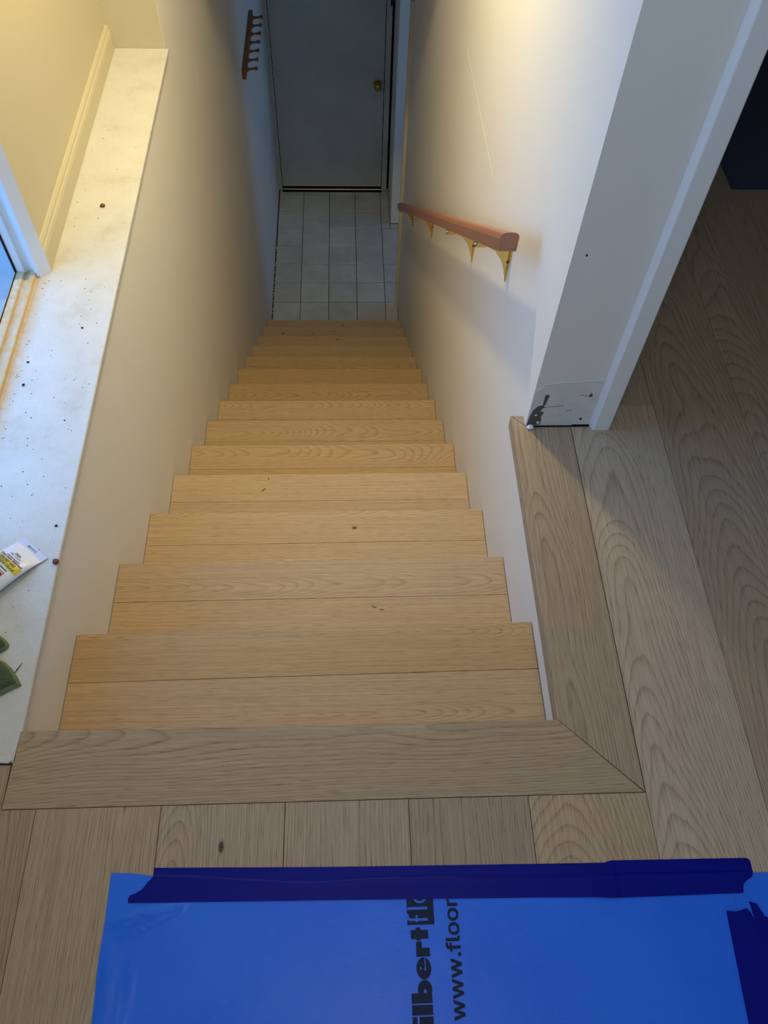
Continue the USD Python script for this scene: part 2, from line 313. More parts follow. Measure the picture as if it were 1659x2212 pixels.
# end wall of the lower hall around the door opening (x -.527 .. .300, top -.80)
obj('wall_end', [bx(-.70, -.527, 5.96, 6.1, -2.95, -.16), bx(.300, .40, 5.96, 6.1, -2.95, -.16), bx(-.527, .300, 5.96, 6.1, -.80, -.16), bx(-.60, .40, 6.1, 6.15, -2.95, -.2)], 'wall_paint', kind=S,
    label='wall at the foot of the stairs around the grey door', cat='wall')
colp = Polygon([(.358, 5.49), (2.0, 5.49), (2.0, 6.1), (.358, 6.1)])
obj('wall_end', extrude(colp.buffer(-.008).buffer(.008, quad_segs=4), 'z', ZB+.004, -.16), 'wall_paint', kind=S, smooth=30,
    label='white wall corner right of the grey door at the stair foot', cat='wall')
obj('wall_lower_right', [bx(1.9, 2.0, 4.4, 4.64, ZB, -.26), bx(1.9, 2.0, 5.40, 5.49, ZB, -.26), bx(1.9, 2.0, 4.64, 5.40, ZB, -1.9), bx(1.9, 2.0, 4.64, 5.40, -.8, -.26), bx(.513, 1.9, 4.40, 4.57, ZB, -.26)], 'wall_paint', kind=S,
    label='wall with a window at the right end of the lower hall', cat='wall')

# upper floor: wide oak planks -------------------------------------------------
floor = thing('floor', 'grey-brown oak plank floor of the upper landing', 'floor', kind=S)
PID = [0]
def plank(name, poly, z0, z1, along, parent, mat_='oak_floor', c=.0005, uoff=0., pid=None, **kw):
    m = slab(poly, z0, z1, c)
    if pid is None: PID[0] += 1; pid = PID[0]
    v = m.vertices; lo = v.min(0)
    if along == 'y': u, w = v[:, 1]-lo[1], v[:, 0]-lo[0]
    else: u, w = v[:, 0]-lo[0], v[:, 1]-lo[1]
    w = w + (z1 - v[:, 2])
    if along == '-y': u = lo[1]+ (v[:, 1].max()-v[:, 1])
    return obj(name, m, mat_, parent, uv=np.c_[10*pid + .5 + uoff + u, w], **kw)
obj('subfloor', [bx(-.72, .3765, -1.5, .40, -.06, -.0155), bx(.3765, 3.3, -1.5, 4.5, -.06, -.0155)], 'subfloor', floor)
G = .0004
xs = [-.6875, -.495, -.3015, -.1075, .0880, .2805, .4725]
wood('oak_knot', knots=(( 10*3+.5+1.748, .098, .0140, .0062),), **OAK)
for i in range(6):
    x0, x1 = xs[i]+G, xs[i+1]-G
    if i == 0:
        poly = [(x0, -1.5), (x1, -1.5), (x1, .3115), (-.5490, .3115), (-.5490, .3815), (x0, .3815)]
    else:
        poly = [(x0, -1.5), (x1, -1.5), (x1, .3115), (x0, .3115)]
    plank('plank', poly, -.015, 0, 'y', floor, 'oak_knot' if i == 2 else 'oak_floor', pid=i+1, uoff=.0)
plank('plank', [(-.7195, -1.5), (-.6879, -1.5), (-.6879, .3815), (-.7195, .3815)], -.015, 0, 'y', floor, pid=7)
PID[0] = 8
# right-hand part, through the doorway
xs2 = [.4725, .6630, .8545, 1.046, 1.238, 1.430, 1.622, 1.814, 2.006, 2.198, 2.39, 2.58, 2.77, 2.96, 3.15]
for i in range(len(xs2)-1):
    x0, x1 = xs2[i]+G, xs2[i+1]-G
    cuts = [-1.5] + {0: [1.127, 2.9], 1: [1.9], 2: [-.6, 2.7], 3: [.75, 2.2], 4: [1.6], 5: [-.3, 1.95]}.get(i, [rng.uniform(-1, 1), rng.uniform(1.6, 3)]) + [4.5]
    for a, b in zip(cuts[:-1], cuts[1:]):
        plank('plank', [(x0, a+G), (x1, a+G), (x1, b-G), (x0, b-G)], -.015, 0, 'y', floor)
# stair nosing of the landing, mitred at the corner
NO = dict(c=.0010)
plank('nosing_board', [(-.5485, .3125), (.4705, .3125), (.3475, .4345), (-.5455, .4365)], -.034, 0, 'x', floor, **NO)
plank('nosing_board', [(.4715, .3135), (.4715, 1.0700), (.3765, 1.0700), (.3475, 1.0990), (.3475, .4352)], -.034, 0, 'y', floor, **NO)
plank('nosing_board', [(.3485, 1.0990), (.3770, 1.0708), (.3770, 1.0990)], -.034, 0, 'x', floor, c=.001)

# ledge: a white painted board at floor level left of the stairs ------------------
ridge = lambda x0, x1, z: bx(x0, x1, .62, 1.5405, -.01, z)
led = Polygon([(-.735, -.0145), (-.5435, -.0145), (-.5425, -.0125), (-.5425, -.002), (-.5445, 0), (-.735, 0)])
ledge = thing('trim_1', 'white painted ledge with stains and crumbs left of the stairwell', 'ledge', kind=S)
obj('board', extrude(led, 'y', .386, 2.578), 'ledge_paint', ledge)
# broken paint end of the ledge
pe = [(-.735, .3845), (-.69, .3835), (-.62, .3840), (-.585, .3832), (-.565, .3845), (-.553, .3835), (-.5475, .3885), (-.547, .396), (-.735, .396)]
obj('chipped_end', slab(pe, 0.0002, .0032, .0014), 'ledge_paint', ledge)

# floor-length window left of the ledge ------------------------------------------
win = thing('window_1', 'floor-length window with blue daylight at the left edge of the ledge', 'window', kind=S)
zz = (0.0, 2.06)
jamb = [(-.7045, 1.5535), (-.7060, 1.5545), (-.7200, 1.5550), (-.7205, 1.6010), (-.7850, 1.6010), (-.7850, 1.5400), (-.7835, 1.5400), (-.7625, 1.5405), (-.7600, 1.5520), (-.7560, 1.5535), (-.7420, 1.5470), (-.7395, 1.5400), (-.7372, 1.5392), (-.7355, 1.5365), (-.7265, 1.5345)]
obj('jamb', extrude(jamb, 'z', *zz), 'trim_paint', win)
obj('jamb', extrude([(x, 2.340-y) for x, y in jamb][::-1], 'z', *zz), 'trim_paint', win)
sill = [(-.733, -.012), (-.733, .0005), (-.7355, .0015), (-.7372, .0105), (-.7385, .0115), (-.7480, .0112), (-.7505, .0050), (-.7610, .0050), (-.7630, .0122), (-.7660, .0130), (-.7845, .0130), (-.7845, -.012)]
obj('sill', extrude(sill, 'y', .784, 1.556), 'ledge_paint', win)
obj('head', bx(-.785, -.7045, .75, 1.59, 2.0, 2.06), 'trim_paint', win)
obj('pane', bx(-.7835, -.7805, .79, 1.545, .0130, 2.0), 'pane_glass', win)
obj('gasket', [bx(-.7845, -.7795, 1.5375, 1.5402, .0132, 2.0), bx(-.7812, -.7800, .80, 1.5375, .0130, .0146)], 'black_gap', win)
obj('ground', bx(-8, -.785, -4, 6, -.30, -.03), 'outdoor', kind=S, label='pale paved ground outside the floor-length window', cat='ground')

# baseboard with moulded top along the upper left wall
bp = [(-.720, 0), (-.706, 0), (-.706, .046), (-.7075, .050), (-.7075, .053), (-.711, .057), (-.712, .063), (-.7155, .068), (-.720, .069)]
obj('baseboard_left', extrude(bp, 'y', 1.5555, 2.578), 'wall_paint_warm', kind=S, label='cream moulded baseboard along the back edge of the ledge', cat='baseboard')

# casing on the end of the right wall, and the scarred wall foot ------------------
cas = Polygon([(.5105, 1.0715), (.5110, 1.0680), (.5175, 1.0575), (.5195, 1.0565), (.5500, 1.0565), (.5525, 1.0590), (.5535, 1.0640), (.5560, 1.0665), (.5560, 1.20), (.5485, 1.20), (.5485, 1.0715)])
obj('trim_2', extrude(cas, 'z', .001, 2.12), 'trim_paint', kind=S, smooth=25, label='white door casing on the end of the right wall', cat='casing')
def wallpoly(pts, y0, y1): return extrude(pts, 'y', y0, y1)
obj('bare_patch', wallpoly([(.3765, .001), (.5118, .001), (.5118, .1385), (.5070, .1415), (.4700, .1385), (.4200, .1335), (.3960, .1285), (.3880, .1180), (.3765, .1080)], 1.0706, 1.0722), 'patch_paint', wr, label='bare plaster patch where the baseboard was removed')
obj('paint_edge', wallpoly([(.3900, .1270), (.4200, .1328), (.4700, .1378), (.5070, .1408), (.5070, .1420), (.4700, .1393), (.4180, .1350), (.3900, .1300)], 1.0700, 1.0712), 'trim_paint', wr)
for pts in ([(.3772, .003), (.4040, .006), (.4045, .022), (.4020, .034), (.4060, .043), (.4030, .047), (.3985, .045), (.3995, .056), (.4050, .061), (.3990, .067), (.3905, .064), (.3840, .055), (.3800, .040), (.3772, .020)],
            [(.3990, .068), (.4035, .066), (.4055, .082), (.4075, .096), (.4035, .100), (.3985, .097), (.3990, .085)]):
    obj('missing_paint', wallpoly(pts, 1.0696, 1.0707), 'bare_grey', wr, label='dark grey spot where paint has flaked off')
for x, z, r in ((.3905, .0370, .0028), (.3990, .0130, .0036)):
    obj('plaster_spot', wallpoly(Point(x, z).buffer(r, quad_segs=3), 1.0688, 1.0698), 'patch_paint', wr)
obj('nail_hole', [wallpoly(Point(.4915, .0965).buffer(.0035, quad_segs=2), 1.0692, 1.0708), wallpoly([(.488, .094), (.496, .095), (.492, .104)], 1.0688, 1.0707)], 'brown_chip', wr)
obj('nail_hole', wallpoly([(.485, .0215), (.491, .0210), (.4895, .0275)], 1.0692, 1.0708), 'black_gap', wr)
for (xa, za, xb, zb) in ((.405, .0605, .443, .066), (.4505, .0485, .463, .0527), (.468, .099, .486, .095), (.440, .036, .444, .033)):
    obj('scratch', wallpoly(LineString([(xa, za), (xb, zb)]).buffer(.00032), 1.0697, 1.0707), 'label_grey', wr)
obj('floor_gap', [bx(.378, .512, 1.0675, 1.0725, .0002, .0018), bx(.474, .5118, 1.0685, 1.0725, .0018, .0042)], 'black_gap', wr)
obj('drywall_seam', extrude([(1.80, .0815), (2.50, .0480), (2.50, .0490), (1.80, .0830)], "x", .37475, .3752), "wall_paint", wr)
obj('nail_hole', wallpoly(affinity.scale(Point(.3989, .4450).buffer(.0016, quad_segs=3), 1, 1.5), 1.0712, 1.0724), 'black_gap', wr)
blob = trimesh.creation.icosphere(2, .007)
blob.vertices *= [1.15, .8, .8]; blob.vertices += .003*(np.c_[[meshkit.noise(blob.vertices*160+k*9) for k in range(3)]].T-.5)
blob.apply_translation([.3840, 1.0635, .0052])
obj('plaster_lump', blob, 'white_plaster', smooth=40, label='small white lump of plaster at the foot of the right wall corner', cat='plaster lump')

# staircase -----------------------------------------------------------------------
stair = thing('staircase', 'straight oak staircase descending to the tiled hall', 'staircase')
wood('oak_step_knot', var=.02, knots=((10*33+.5+.565, .048, .010, .0075),), **STEP)
wood('oak_step_low', var=.03, knots=((10*75+.5+.13, .055, .016, .006), (10*75+.5+.33, .055, .011, .005), (10*75+.5+.46, .075, .012, .005), (10*80+.5+.52, .060, .013, .006), (10*73+.5+.49, .085, .012, .005)), **STEP)
for n in range(1, NST+1):
    z = -n*RISE
    (pl, pr_), (l, r) = NY[n-1], NY[n]
    wdt = .1030
    xa, xb = XL+.0015, XR-.0015
    mt = 'oak_step_knot' if n == 3 else 'oak_step_low' if n >= 12 else 'oak_step'
    t = plank('tread', [(xa, pl-.03), (xb, pr_-.03), (xb, r-wdt-.0003), (xa, l-wdt-.0003)], z-.026, z, 'x', stair, mt, pid=30+n if n < 12 else 58+n)
    plank('nosing', [(xa, l-wdt+.0003), (xb, r-wdt+.0003), (xb, r), (xa, l)], z-.032, z, 'x', t, mt, pid={3: 33, 12: 73, 13: 75, 14: 80}.get(n, 40+n), c=.0006)
    obj('riser', bx(xa, xb, min(pl, pr_)-.040, min(pl, pr_)-.026, z, z+RISE-(.034 if n == 1 else .032)), 'oak_step', stair, uv=np.zeros((8, 2))+[10*60+.5, .05])
obj('riser', bx(XL+.0015, XR-.0015, NY[14][1]-.040, NY[14][1]-.026, ZB+.002, ZB+RISE-.032), 'oak_step', stair, uv=np.zeros((8, 2))+[10*61+.5, .05])

# lower hall: square tiles ---------------------------------------------------------
low = thing('floor', 'off-white square tile floor of the lower hall', 'floor', kind=S)
obj('grout_bed', bx(XL, 2.0, 4.12, 6.1, ZB-.08, ZB-.0025), 'grout', low)
tx = [-.5450, -.3455, -.1350, .0755, .2855, .4960, .7065, .917, 1.1275, 1.338, 1.5485, 1.759, 1.895]
ty = [4.150, 4.369, 4.582, 4.795, 5.008, 5.222, 5.435, 5.647, 5.858, 5.958]
for j in range(len(ty)-1):
    for i in range(len(tx)-1):
        if tx[i] > .30 and ty[j] > 5.43 and tx[i] > .36: continue
        x1 = tx[i+1] if not (ty[j] > 5.43 and tx[i+1] > .36) else .356
        if x1-tx[i] < .03: continue
        if tx[i] > .3 and ty[j] < 4.56: 
            if tx[i] > .37: continue
        g = .0021
        y1 = ty[j+1]
        x1c = min(x1, .374) if ty[j] < 4.56 else x1
        if ty[j] > 5.4 and ty[j] < 5.44 and x1 > .36: continue
        dz = rng.uniform(-.0004, .0004)
        obj('tile', slab([(tx[i]+g, ty[j]+g), (x1c-g, ty[j]+g), (x1c-g, y1-g), (tx[i]+g, y1-g)], ZB-.007, ZB+dz, .0012), 'tile', low)
# strips of tile that the clipping above leaves beside the wall corner
obj('tile', slab([(.2876, 5.4371), (.354, 5.4371), (.354, 5.6449), (.2876, 5.6449)], ZB-.007, ZB, .0012), 'tile', low)
for xa_, xb_ in ((.3580, .4939), (.4981, .7044), (.7086, .9149)):
    obj('tile', slab([(xa_, 5.4371), (xb_, 5.4371), (xb_, 5.4885), (xa_, 5.4885)], ZB-.007, ZB, .0012), 'tile', low)
obj('debris', [trimesh.creation.icosphere(1, r).apply_translation([XL+.0045+rng.uniform(0, .006), y, ZB+.002]) for y, r in [(rng.uniform(4.25, 5.2), rng.uniform(.0015, .005)) for _ in range(46)]], 'patch_paint', low, label='crumbs in the gap along the left wall', kind='stuff')

# the door at the foot of the stairs ------------------------------------------------
door = thing('door_1', 'plain grey-white flush door at the foot of the stairs', 'door', kind=S)
obj('leaf', slab([(-.5215, 5.940), (.2950, 5.940), (.2950, 5.975), (-.5215, 5.975)], ZB+.028, ZB+2.035, .002), 'door_paint', door)
obj('threshold', slab([(-.524, 5.925), (.298, 5.925), (.298, 6.0), (-.524, 6.0)], ZB-.002, ZB+.010, .003), 'steel', door)
obj('gap', [bx(-.5256, .2994, 5.945, 6.0, ZB+.010, ZB+.030), bx(-.5256, -.5214, 5.943, 5.99, ZB+.02, ZB+2.05), bx(.2949, .2994, 5.943, 5.99, ZB+.02, ZB+2.05), bx(-.5256, .2994, 5.900, 5.9255, ZB-.0005, ZB+.0012)], 'black_gap', door)
# frame: left casing, right casing
obj('casing', [slab([(-.5530, 5.928), (-.5255, 5.928), (-.5255, 5.965), (-.5530, 5.965)], ZB+.004, ZB+2.10, .003)], 'door_paint', door)
obj('casing', [slab([(.2995, 5.932), (.3405, 5.932), (.3405, 5.965), (.2995, 5.965)], ZB+.004, ZB+2.10, .003)], 'door_paint', door)
obj('gap', bx(.3405, .3575, 5.952, 5.962, ZB+.002, ZB+2.10), 'black_gap', door)
kn = thing  # knob: rose, neck and ball turned in one profile
obj('knob', lathe([(0, 0), (.030, 0), (.031, .004), (.026, .009), (.013, .011), (.0115, .022), (.014, .030), (.024, .038), (.0285, .048), (.0275, .060), (.020, .069), (.009, .073), (0, .074)], (.248, 5.940, -1.955), (0, -1, 0)).apply_scale(1.0), 'dark_brass', door, smooth=35, label='round brass door knob')
obj('latch_plate', bx(.2962, .3012, 5.9285, 5.9385, -1.968, -1.910), 'dark_metal', door, label='dark latch plate at the door edge')
obj('hook', [tube([(.332, 5.931, -1.395), (.332, 5.915, -1.400), (.332, 5.905, -1.392)], .006, 8), bx(.326, .338, 5.926, 5.933, -1.41, -1.36)], 'dark_metal', door, smooth=40, label='small dark hook at the top right of the door')

# narrow cream trim on the end of the right wall, lower hall
obj('trim_3', bx(.3550, .3745, 4.535, 4.568, ZB+.004, -.745), 'cream_trim', kind=S, label='narrow cream corner trim at the lower end of the right wall', cat='trim')
win2 = thing('window_2', 'small window lighting the lower hall from the right', 'window', kind=S)
obj('frame', [bx(1.9, 2.0, 4.64, 4.68, -1.9, -.8), bx(1.9, 2.0, 5.36, 5.40, -1.9, -.8), bx(1.9, 2.0, 4.68, 5.36, -1.9, -1.86), bx(1.9, 2.0, 4.68, 5.36, -.84, -.8)], 'trim_paint', win2)
obj('pane', bx(1.948, 1.952, 4.68, 5.36, -1.86, -.84), 'pane_glass', win2)

win3 = thing('window_3', 'window in the back wall of the landing, behind the viewer', 'window', kind=S)
obj('frame', [bx(-.62, -.57, -1.66, -1.5, .88, 2.02), bx(.37, .42, -1.66, -1.5, .88, 2.02), bx(-.57, .37, -1.66, -1.5, .88, .93), bx(-.57, .37, -1.66, -1.5, 1.97, 2.02)], 'trim_paint', win3)
obj('pane', bx(-.57, .37, -1.602, -1.598, .93, 1.97), 'pane_glass', win3)

# handrail ---------------------------------------------------------------------------
RX, RS = .3085, .699
ry0, rz0, ry1 = 1.252, .330, 3.90
sl_ = math.atan(RS); c_, s_ = math.cos(sl_), math.sin(sl_)
hand = thing('handrail', 'reddish-brown wooden handrail on brass brackets along the right wall', 'handrail')
prof = [(-.0178, -.0180), (.0150, -.0180), (.0190, .004), (.0196, .0085), (.0180, .0125), (.0140, .0150), (.0060, .0160), (-.004, .0158), (-.0105, .0140), (-.0150, .0105), (-.0180, .0050)]
Lr = (ry1-ry0)/c_
pm = trimesh.creation.extrude_polygon(Polygon(prof), Lr, engine='earcut'); v = pm.vertices
# frame: profile x -> world x, profile y -> perpendicular to the slope, length -> down the slope
w = np.c_[RX+v[:, 0], ry0 + v[:, 2]*c_ + v[:, 1]*s_, rz0 - v[:, 2]*s_ + v[:, 1]*c_]
rail = trimesh.Trimesh(w, pm.faces, process=False); rail.fix_normals()
rail_uv = np.c_[905.0 + v[:, 2], np.arctan2(v[:, 1], v[:, 0])*.03 + .1]
obj('rail', rail, 'rail_wood', hand, uv=rail_uv)
def under_rail(y): return rz0 - RS*(y-ry0) - .0180/c_
for y in (1.482, 1.925, 2.905, 3.78):
    zr = under_rail(y)
    XW = XR
    web = Polygon([(XW, zr-.105), (XW-.004, zr-.104), (XW-.010, zr-.078), (XW-.020, zr-.050), (XW-.036, zr-.026), (XW-.054, zr-.014), (XW-.078, zr-.009), (XW-.078, zr-.003), (XW-.045, zr-.005), (XW-.020, zr-.008), (XW, zr-.010)])
    b = obj('bracket', [extrude(web, 'y', y-.0015, y+.0015)], 'brass', hand, label='curved brass bracket under the handrail')
    # flange over the web, plate against the wall, saddle with screw
    fl = Polygon([(XW, zr-.004), (XW, zr-.013), (XW-.022, zr-.010), (XW-.046, zr-.007), (XW-.078, zr-.006), (XW-.078, zr-.0035), (XW-.04, zr-.0035)])
    obj('flange', extrude(fl, 'y', y-.010, y+.010), 'brass', b)
    pl_ = Polygon([(y-.011, zr-.006), (y+.011, zr-.006), (y+.011, zr-.040), (y+.003, zr-.112), (y-.003, zr-.112), (y-.011, zr-.040)])
    obj('wall_plate', extrude(pl_, 'x', XW-.0030, XW-.0002), 'brass', b)
    sd = Polygon([(y-.014, under_rail(y-.014)-.0005), (y+.030, under_rail(y+.030)-.0005), (y+.030, under_rail(y+.030)-.016), (y+.010, under_rail(y+.010)-.017), (y-.014, under_rail(y-.014)-.009)])
    obj('saddle', extrude(sd, 'x', XW-.083, XW-.060), 'brass', b)
    obj('screw', lathe([(0, 0), (.0042, 0), (.0036, .0016), (0, .0022)], (XW-.083, y+.012, under_rail(y+.012)-.008), (-1, 0, 0), 12), 'steel', b, smooth=40)
    for dz in (.055, .092):
        obj('screw', lathe([(0, 0), (.0036, 0), (.003, .003), (0, .0042)], (XW-.003, y-.001+.004*(dz > .08), zr-dz), (-1, 0, 0), 12), 'dark_metal', b, smooth=40)

# coat rack with seven pegs on the left wall ---------------------------------------------
rack = thing('coat_rack', 'brown wooden peg rack on the left wall near the lower door', 'coat rack')
rk = slab([(XL, 4.385), (XL+.021, 4.385), (XL+.021, 5.045), (XL, 5.045)], -1.082, -1.034, .003)
obj('board', rk, 'rack_wood', rack, uv=np.c_[955+rk.vertices[:, 1], rk.vertices[:, 2]+1.2])
for k in range(7):
    y = 4.448 + k*.0935
    pg = lathe([(0, 0), (.013, 0), (.0105, .006), (.0065, .016), (.0055, .030), (.0062, .042), (.0098, .053), (.0102, .058), (.006, .061), (0, .0615)], (XL+.0205, y, -1.062), (1, 0, .12), 16)
    obj('peg', pg, 'rack_wood', rack, smooth=40, uv=None)

# blue floor protection, tape and print ----------------------------------------------------
def grid_sheet(poly, step, hfun, z0, thick, skin=None):
    """A thin sheet: polygon meshed at about step, top at z0 + thick + h; flat underside, or skin below the top."""
    poly = Polygon(poly) if not isinstance(poly, Polygon) else poly
    ring = np.array(poly.segmentize(step).exterior.coords)[:-1]
    x0, y0, x1, y1 = poly.bounds
    gx, gy = np.meshgrid(np.arange(x0, x1, step), np.arange(y0, y1, step)); gy = gy + 1e-5*np.sin(gx*977)
    inner = shapely.contains_xy(poly.buffer(-step*.45), gx.ravel(), gy.ravel())
    P = np.vstack([ring, np.c_[gx.ravel(), gy.ravel()][inner]])
    T = Delaunay(P).simplices; cen = P[T].mean(1)
    T = T[shapely.contains_xy(poly.buffer(1e-7), cen[:, 0], cen[:, 1])]
    a, b, c = P[T[:, 0]], P[T[:, 1]], P[T[:, 2]]
    cr = (b-a)[:, 0]*(c-a)[:, 1]-(b-a)[:, 1]*(c-a)[:, 0]
    T = T[np.abs(cr) > 1e-12]; cr = cr[np.abs(cr) > 1e-12]; T[cr < 0] = T[cr < 0][:, ::-1]
    h = hfun(P[:, 0], P[:, 1]); zt = z0 + thick + h; zb = np.full(len(P), z0) if skin is None else zt - skin
    n, m = len(P), len(ring)
    k = np.arange(m); k2 = (k+1) % m; o = 2*n
    V = np.vstack([np.c_[P, zt], np.c_[P, zb], np.c_[ring, zt[:m]], np.c_[ring, zb[:m]]])
    side = np.vstack([np.c_[o+k, o+m+k, o+m+k2], np.c_[o+k, o+m+k2, o+k2]])
    if Polygon(ring).exterior.is_ccw is False: side = side[:, ::-1]
    return trimesh.Trimesh(V, np.vstack([T, T[:, ::-1]+n, side]), process=False)
def ridge_f(x, y, a, b, wd, h):
    a, b = np.array(a), np.array(b); d = (b-a)/np.linalg.norm(b-a); L_ = np.linalg.norm(b-a)
    t = (x-a[0])*d[0] + (y-a[1])*d[1]; s = -(x-a[0])*d[1] + (y-a[1])*d[0]
    return h*np.exp(-(s/wd)**2)*np.clip(1-np.abs(t/L_*2-1)**4, 0, 1)*((t > 0) & (t < L_))
def sheet_h(x, y):
    h = .0003*meshkit.fbm(np.c_[x*20, y*20, 0*x], 3)
    for a, b, wd, hh in (((-.362, .145), (-.255, .168), .006, .0040), ((-.345, .125), (-.245, .172), .004, .0030), ((-.352, .13), (-.354, -.09), .0030, .0034), ((-.341, .11), (-.345, -.09), .0028, .0028), ((-.329, .085), (-.337, -.09), .0026, .0022), ((-.315, .10), (-.329, -.09), .0024, .0014)):
        h = h + ridge_f(x, y, a, b, wd, hh*1.7)
    return h
sheet = thing('protection_sheet', 'blue floor protection sheet taped across the landing, with dark lettering', 'floor protection sheet')
mpoly = [(-.3645, .2155), (-.3640, .1505), (-.3655, .10), (-.3625, .03), (-.366, -.3), (.5732, -.3), (.5732, .165), (.40, .190), (.1, .188), (-.10, .1925), (-.17, .197), (-.22, .2035), (-.30, .2095), (-.335, .2145)]
obj('film', grid_sheet(mpoly, .0055, sheet_h, .0003, .0008), 'sheet_blue', sheet, smooth=True)
ZP = .0016   # print height
def letters(polys, name, parent, z=ZP, th=.00035, matn='ink'):
    g = unary_union(polys) if isinstance(polys, list) else polys
    for part in (g.geoms if hasattr(g, 'geoms') else [g]):
        obj(name, trimesh.creation.extrude_polygon(part, th, engine='earcut').apply_translation([0, 0, z]), matn, parent)
# bold word, reading away from the viewer: s runs along +y, height t towards -x; baseline x = .1080
BX = .1080
def W2(poly): return affinity.affine_transform(poly, [0, -1, 1, 0, BX, 0])        # (s, t) -> (BX - t, s)
def rect(s0, s1, t0, t1): return sbox(s0, t0, s1, t1)
def ell(cs, ct, rs, rt): return affinity.scale(Point(cs, ct).buffer(1, quad_segs=12), rs, rt)
word = []
word.append([rect(.0048, .0174, 0, .0195), rect(.0048, .0174, .0225, .0292)])                       # i
word.append([rect(.0192, .0315, 0, .0292)])                                                       # l
word.append([unary_union([rect(.0334, .0455, 0, .0292), ell(.0500, .0096, .0116, .0102)]).difference(ell(.0478, .0094, .0026, .0022))])   # b
e_ = ell(.0761, .0098, .0137, .0106)
e_ = e_.difference(ell(.0760, .0142, .0022, .0013)).difference(sbox(.0745, .0070, .0900, .0083)).difference(ell(.0752, .0078, .0022, .0014))
word.append([e_])                                                                                 # e
word.append([unary_union([rect(.0910, .1020, 0, .0197), rect(.1020, .1060, .0112, .0188), ell(.1060, .0155, .0042, .0043), rect(.1060, .1102, .0112, .0155)])])   # r
word.append([unary_union([rect(.1137, .1252, .0010, .0262), rect(.1116, .1285, .0120, .0188)])])    # t
for w_ in word: letters([W2(p) for p in w_], 'letter', sheet)
# block with the next letters left open
blk = sbox(.1322, -.0092, .1720, .0306)
f_ = unary_union([sbox(.1370, .0000, .1408, .0262), sbox(.1355, .0150, .1452, .0182), LineString([(.1389, .0255), (.1400, .0288), (.1440, .0300), (.1470, .0300)]).buffer(.0019, cap_style=2)])
l2 = sbox(.1520, 0, .1560, .0300)
o_ = ell(.1680, .0105, .0075, .0095).difference(ell(.1680, .0105, .0042, .0055))
letters(W2(blk.difference(f_).difference(l2).difference(o_)), 'letter_block', sheet)
tm = meshkit.text_mesh('www.floor', .0195, .00035, bold=True)
b0, b1 = tm.bounds; tm.vertices[:, 0] = (tm.vertices[:, 0]-b0[0])*(.1655-.0112)/(b1[0]-b0[0]) + .0112; 
vv = tm.vertices.copy(); tm.vertices = np.c_[.1525-vv[:, 1], vv[:, 0], vv[:, 2]+ZP]
obj('web_address', tm, 'ink', sheet)

sheet2 = thing('protection_sheet', 'strip of blue protection sheet at the right edge, beyond the torn tape', 'floor protection sheet')
obj('film', grid_sheet([(.5735, -.3), (1.2, -.3), (1.2, .1880), (.70, .1890), (.625, .1880), (.5735, .1875)], .02, lambda x, y: .0003*meshkit.fbm(np.c_[x*20, y*20, 0*x], 3), .0003, .0008), 'sheet_blue', sheet2, smooth=True)
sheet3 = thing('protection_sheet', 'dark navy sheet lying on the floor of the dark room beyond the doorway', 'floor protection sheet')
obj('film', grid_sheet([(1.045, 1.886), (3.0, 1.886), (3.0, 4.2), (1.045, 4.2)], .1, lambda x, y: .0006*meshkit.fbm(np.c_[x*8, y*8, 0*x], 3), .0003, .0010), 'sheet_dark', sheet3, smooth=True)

def tape_h(x, y):
    # the sheet's edge telegraphs through the tape as a wavy ridge
    yr = np.interp(x, [-.34, -.30, -.25, -.17, -.10, -.05, .02, .10, .25, .40, .62], [.2135, .2090, .2070, .2000, .1945, .1925, .1955, .1945, .1900, .1905, .1890])
    k = np.clip((yr+.0015-y)/.003, 0, 1)
    return .0013*np.exp(-((y-yr)/.0017)**2) + k*(.0013 + sheet_h(x, y)) + .00012*meshkit.fbm(np.c_[x*40, y*60, 0*x], 3)
TP = .0019
tapeL = [(-.3008, .2211), (-.3013, .2087), (-.3040, .2050), (-.3084, .2015), (-.3100, .1985), (-.3151, .1919), (-.3230, .1870), (-.3324, .1839), (-.3344, .1792), (-.3333, .1737), (-.05, .1690), (.28, .1630), (.392, .1600), (.392, .2085), (.28, .2100), (-.05, .2150)]
ta = obj('masking_tape', grid_sheet(tapeL, .0016, tape_h, 0, .0009, .0004), 'tape_blue', smooth=True, label='long dark blue tape strip with a torn left end on the sheet', cat='tape')
tapeM = [(.3800, .2075), (.3960, .2115), (.6071, .2092), (.6126, .2062), (.6126, .1981), (.6121, .1900), (.6088, .1823), (.5985, .1770), (.5922, .1721), (.5888, .1600), (.386, .1590), (.355, .1615)]
obj('masking_tape', grid_sheet(tapeM, .0016, lambda x, y: tape_h(x, y)+.0007*np.clip((.402-x)/.006, 0, 1), 0, .0010, .0004), 'tape_blue', smooth=True, label='dark blue tape strip overlapping the first, right end torn', cat='tape')
tapeR = [(.5558, .1364), (.5700, .1350), (.5790, .1365), (.5872, .1392), (.5917, .1337), (.597, .118), (.603, .05), (.601, -.45), (.545, -.45), (.5492, -.0062)]
obj('masking_tape', grid_sheet(tapeR, .008, lambda x, y: .0006*meshkit.fbm(np.c_[x*50, y*30, 0*x], 3), .0018, .0012, .0004), 'tape_blue', smooth=True, label='dark blue tape strip running towards the viewer at the right', cat='tape')
tapeS = [(.5941, .1483), (.6049, .1452), (.6085, .1370), (.6121, .1282), (.6175, .1254), (.630, .112), (.632, -.45), (.585, -.45), (.589, .05), (.5960, .1230)]
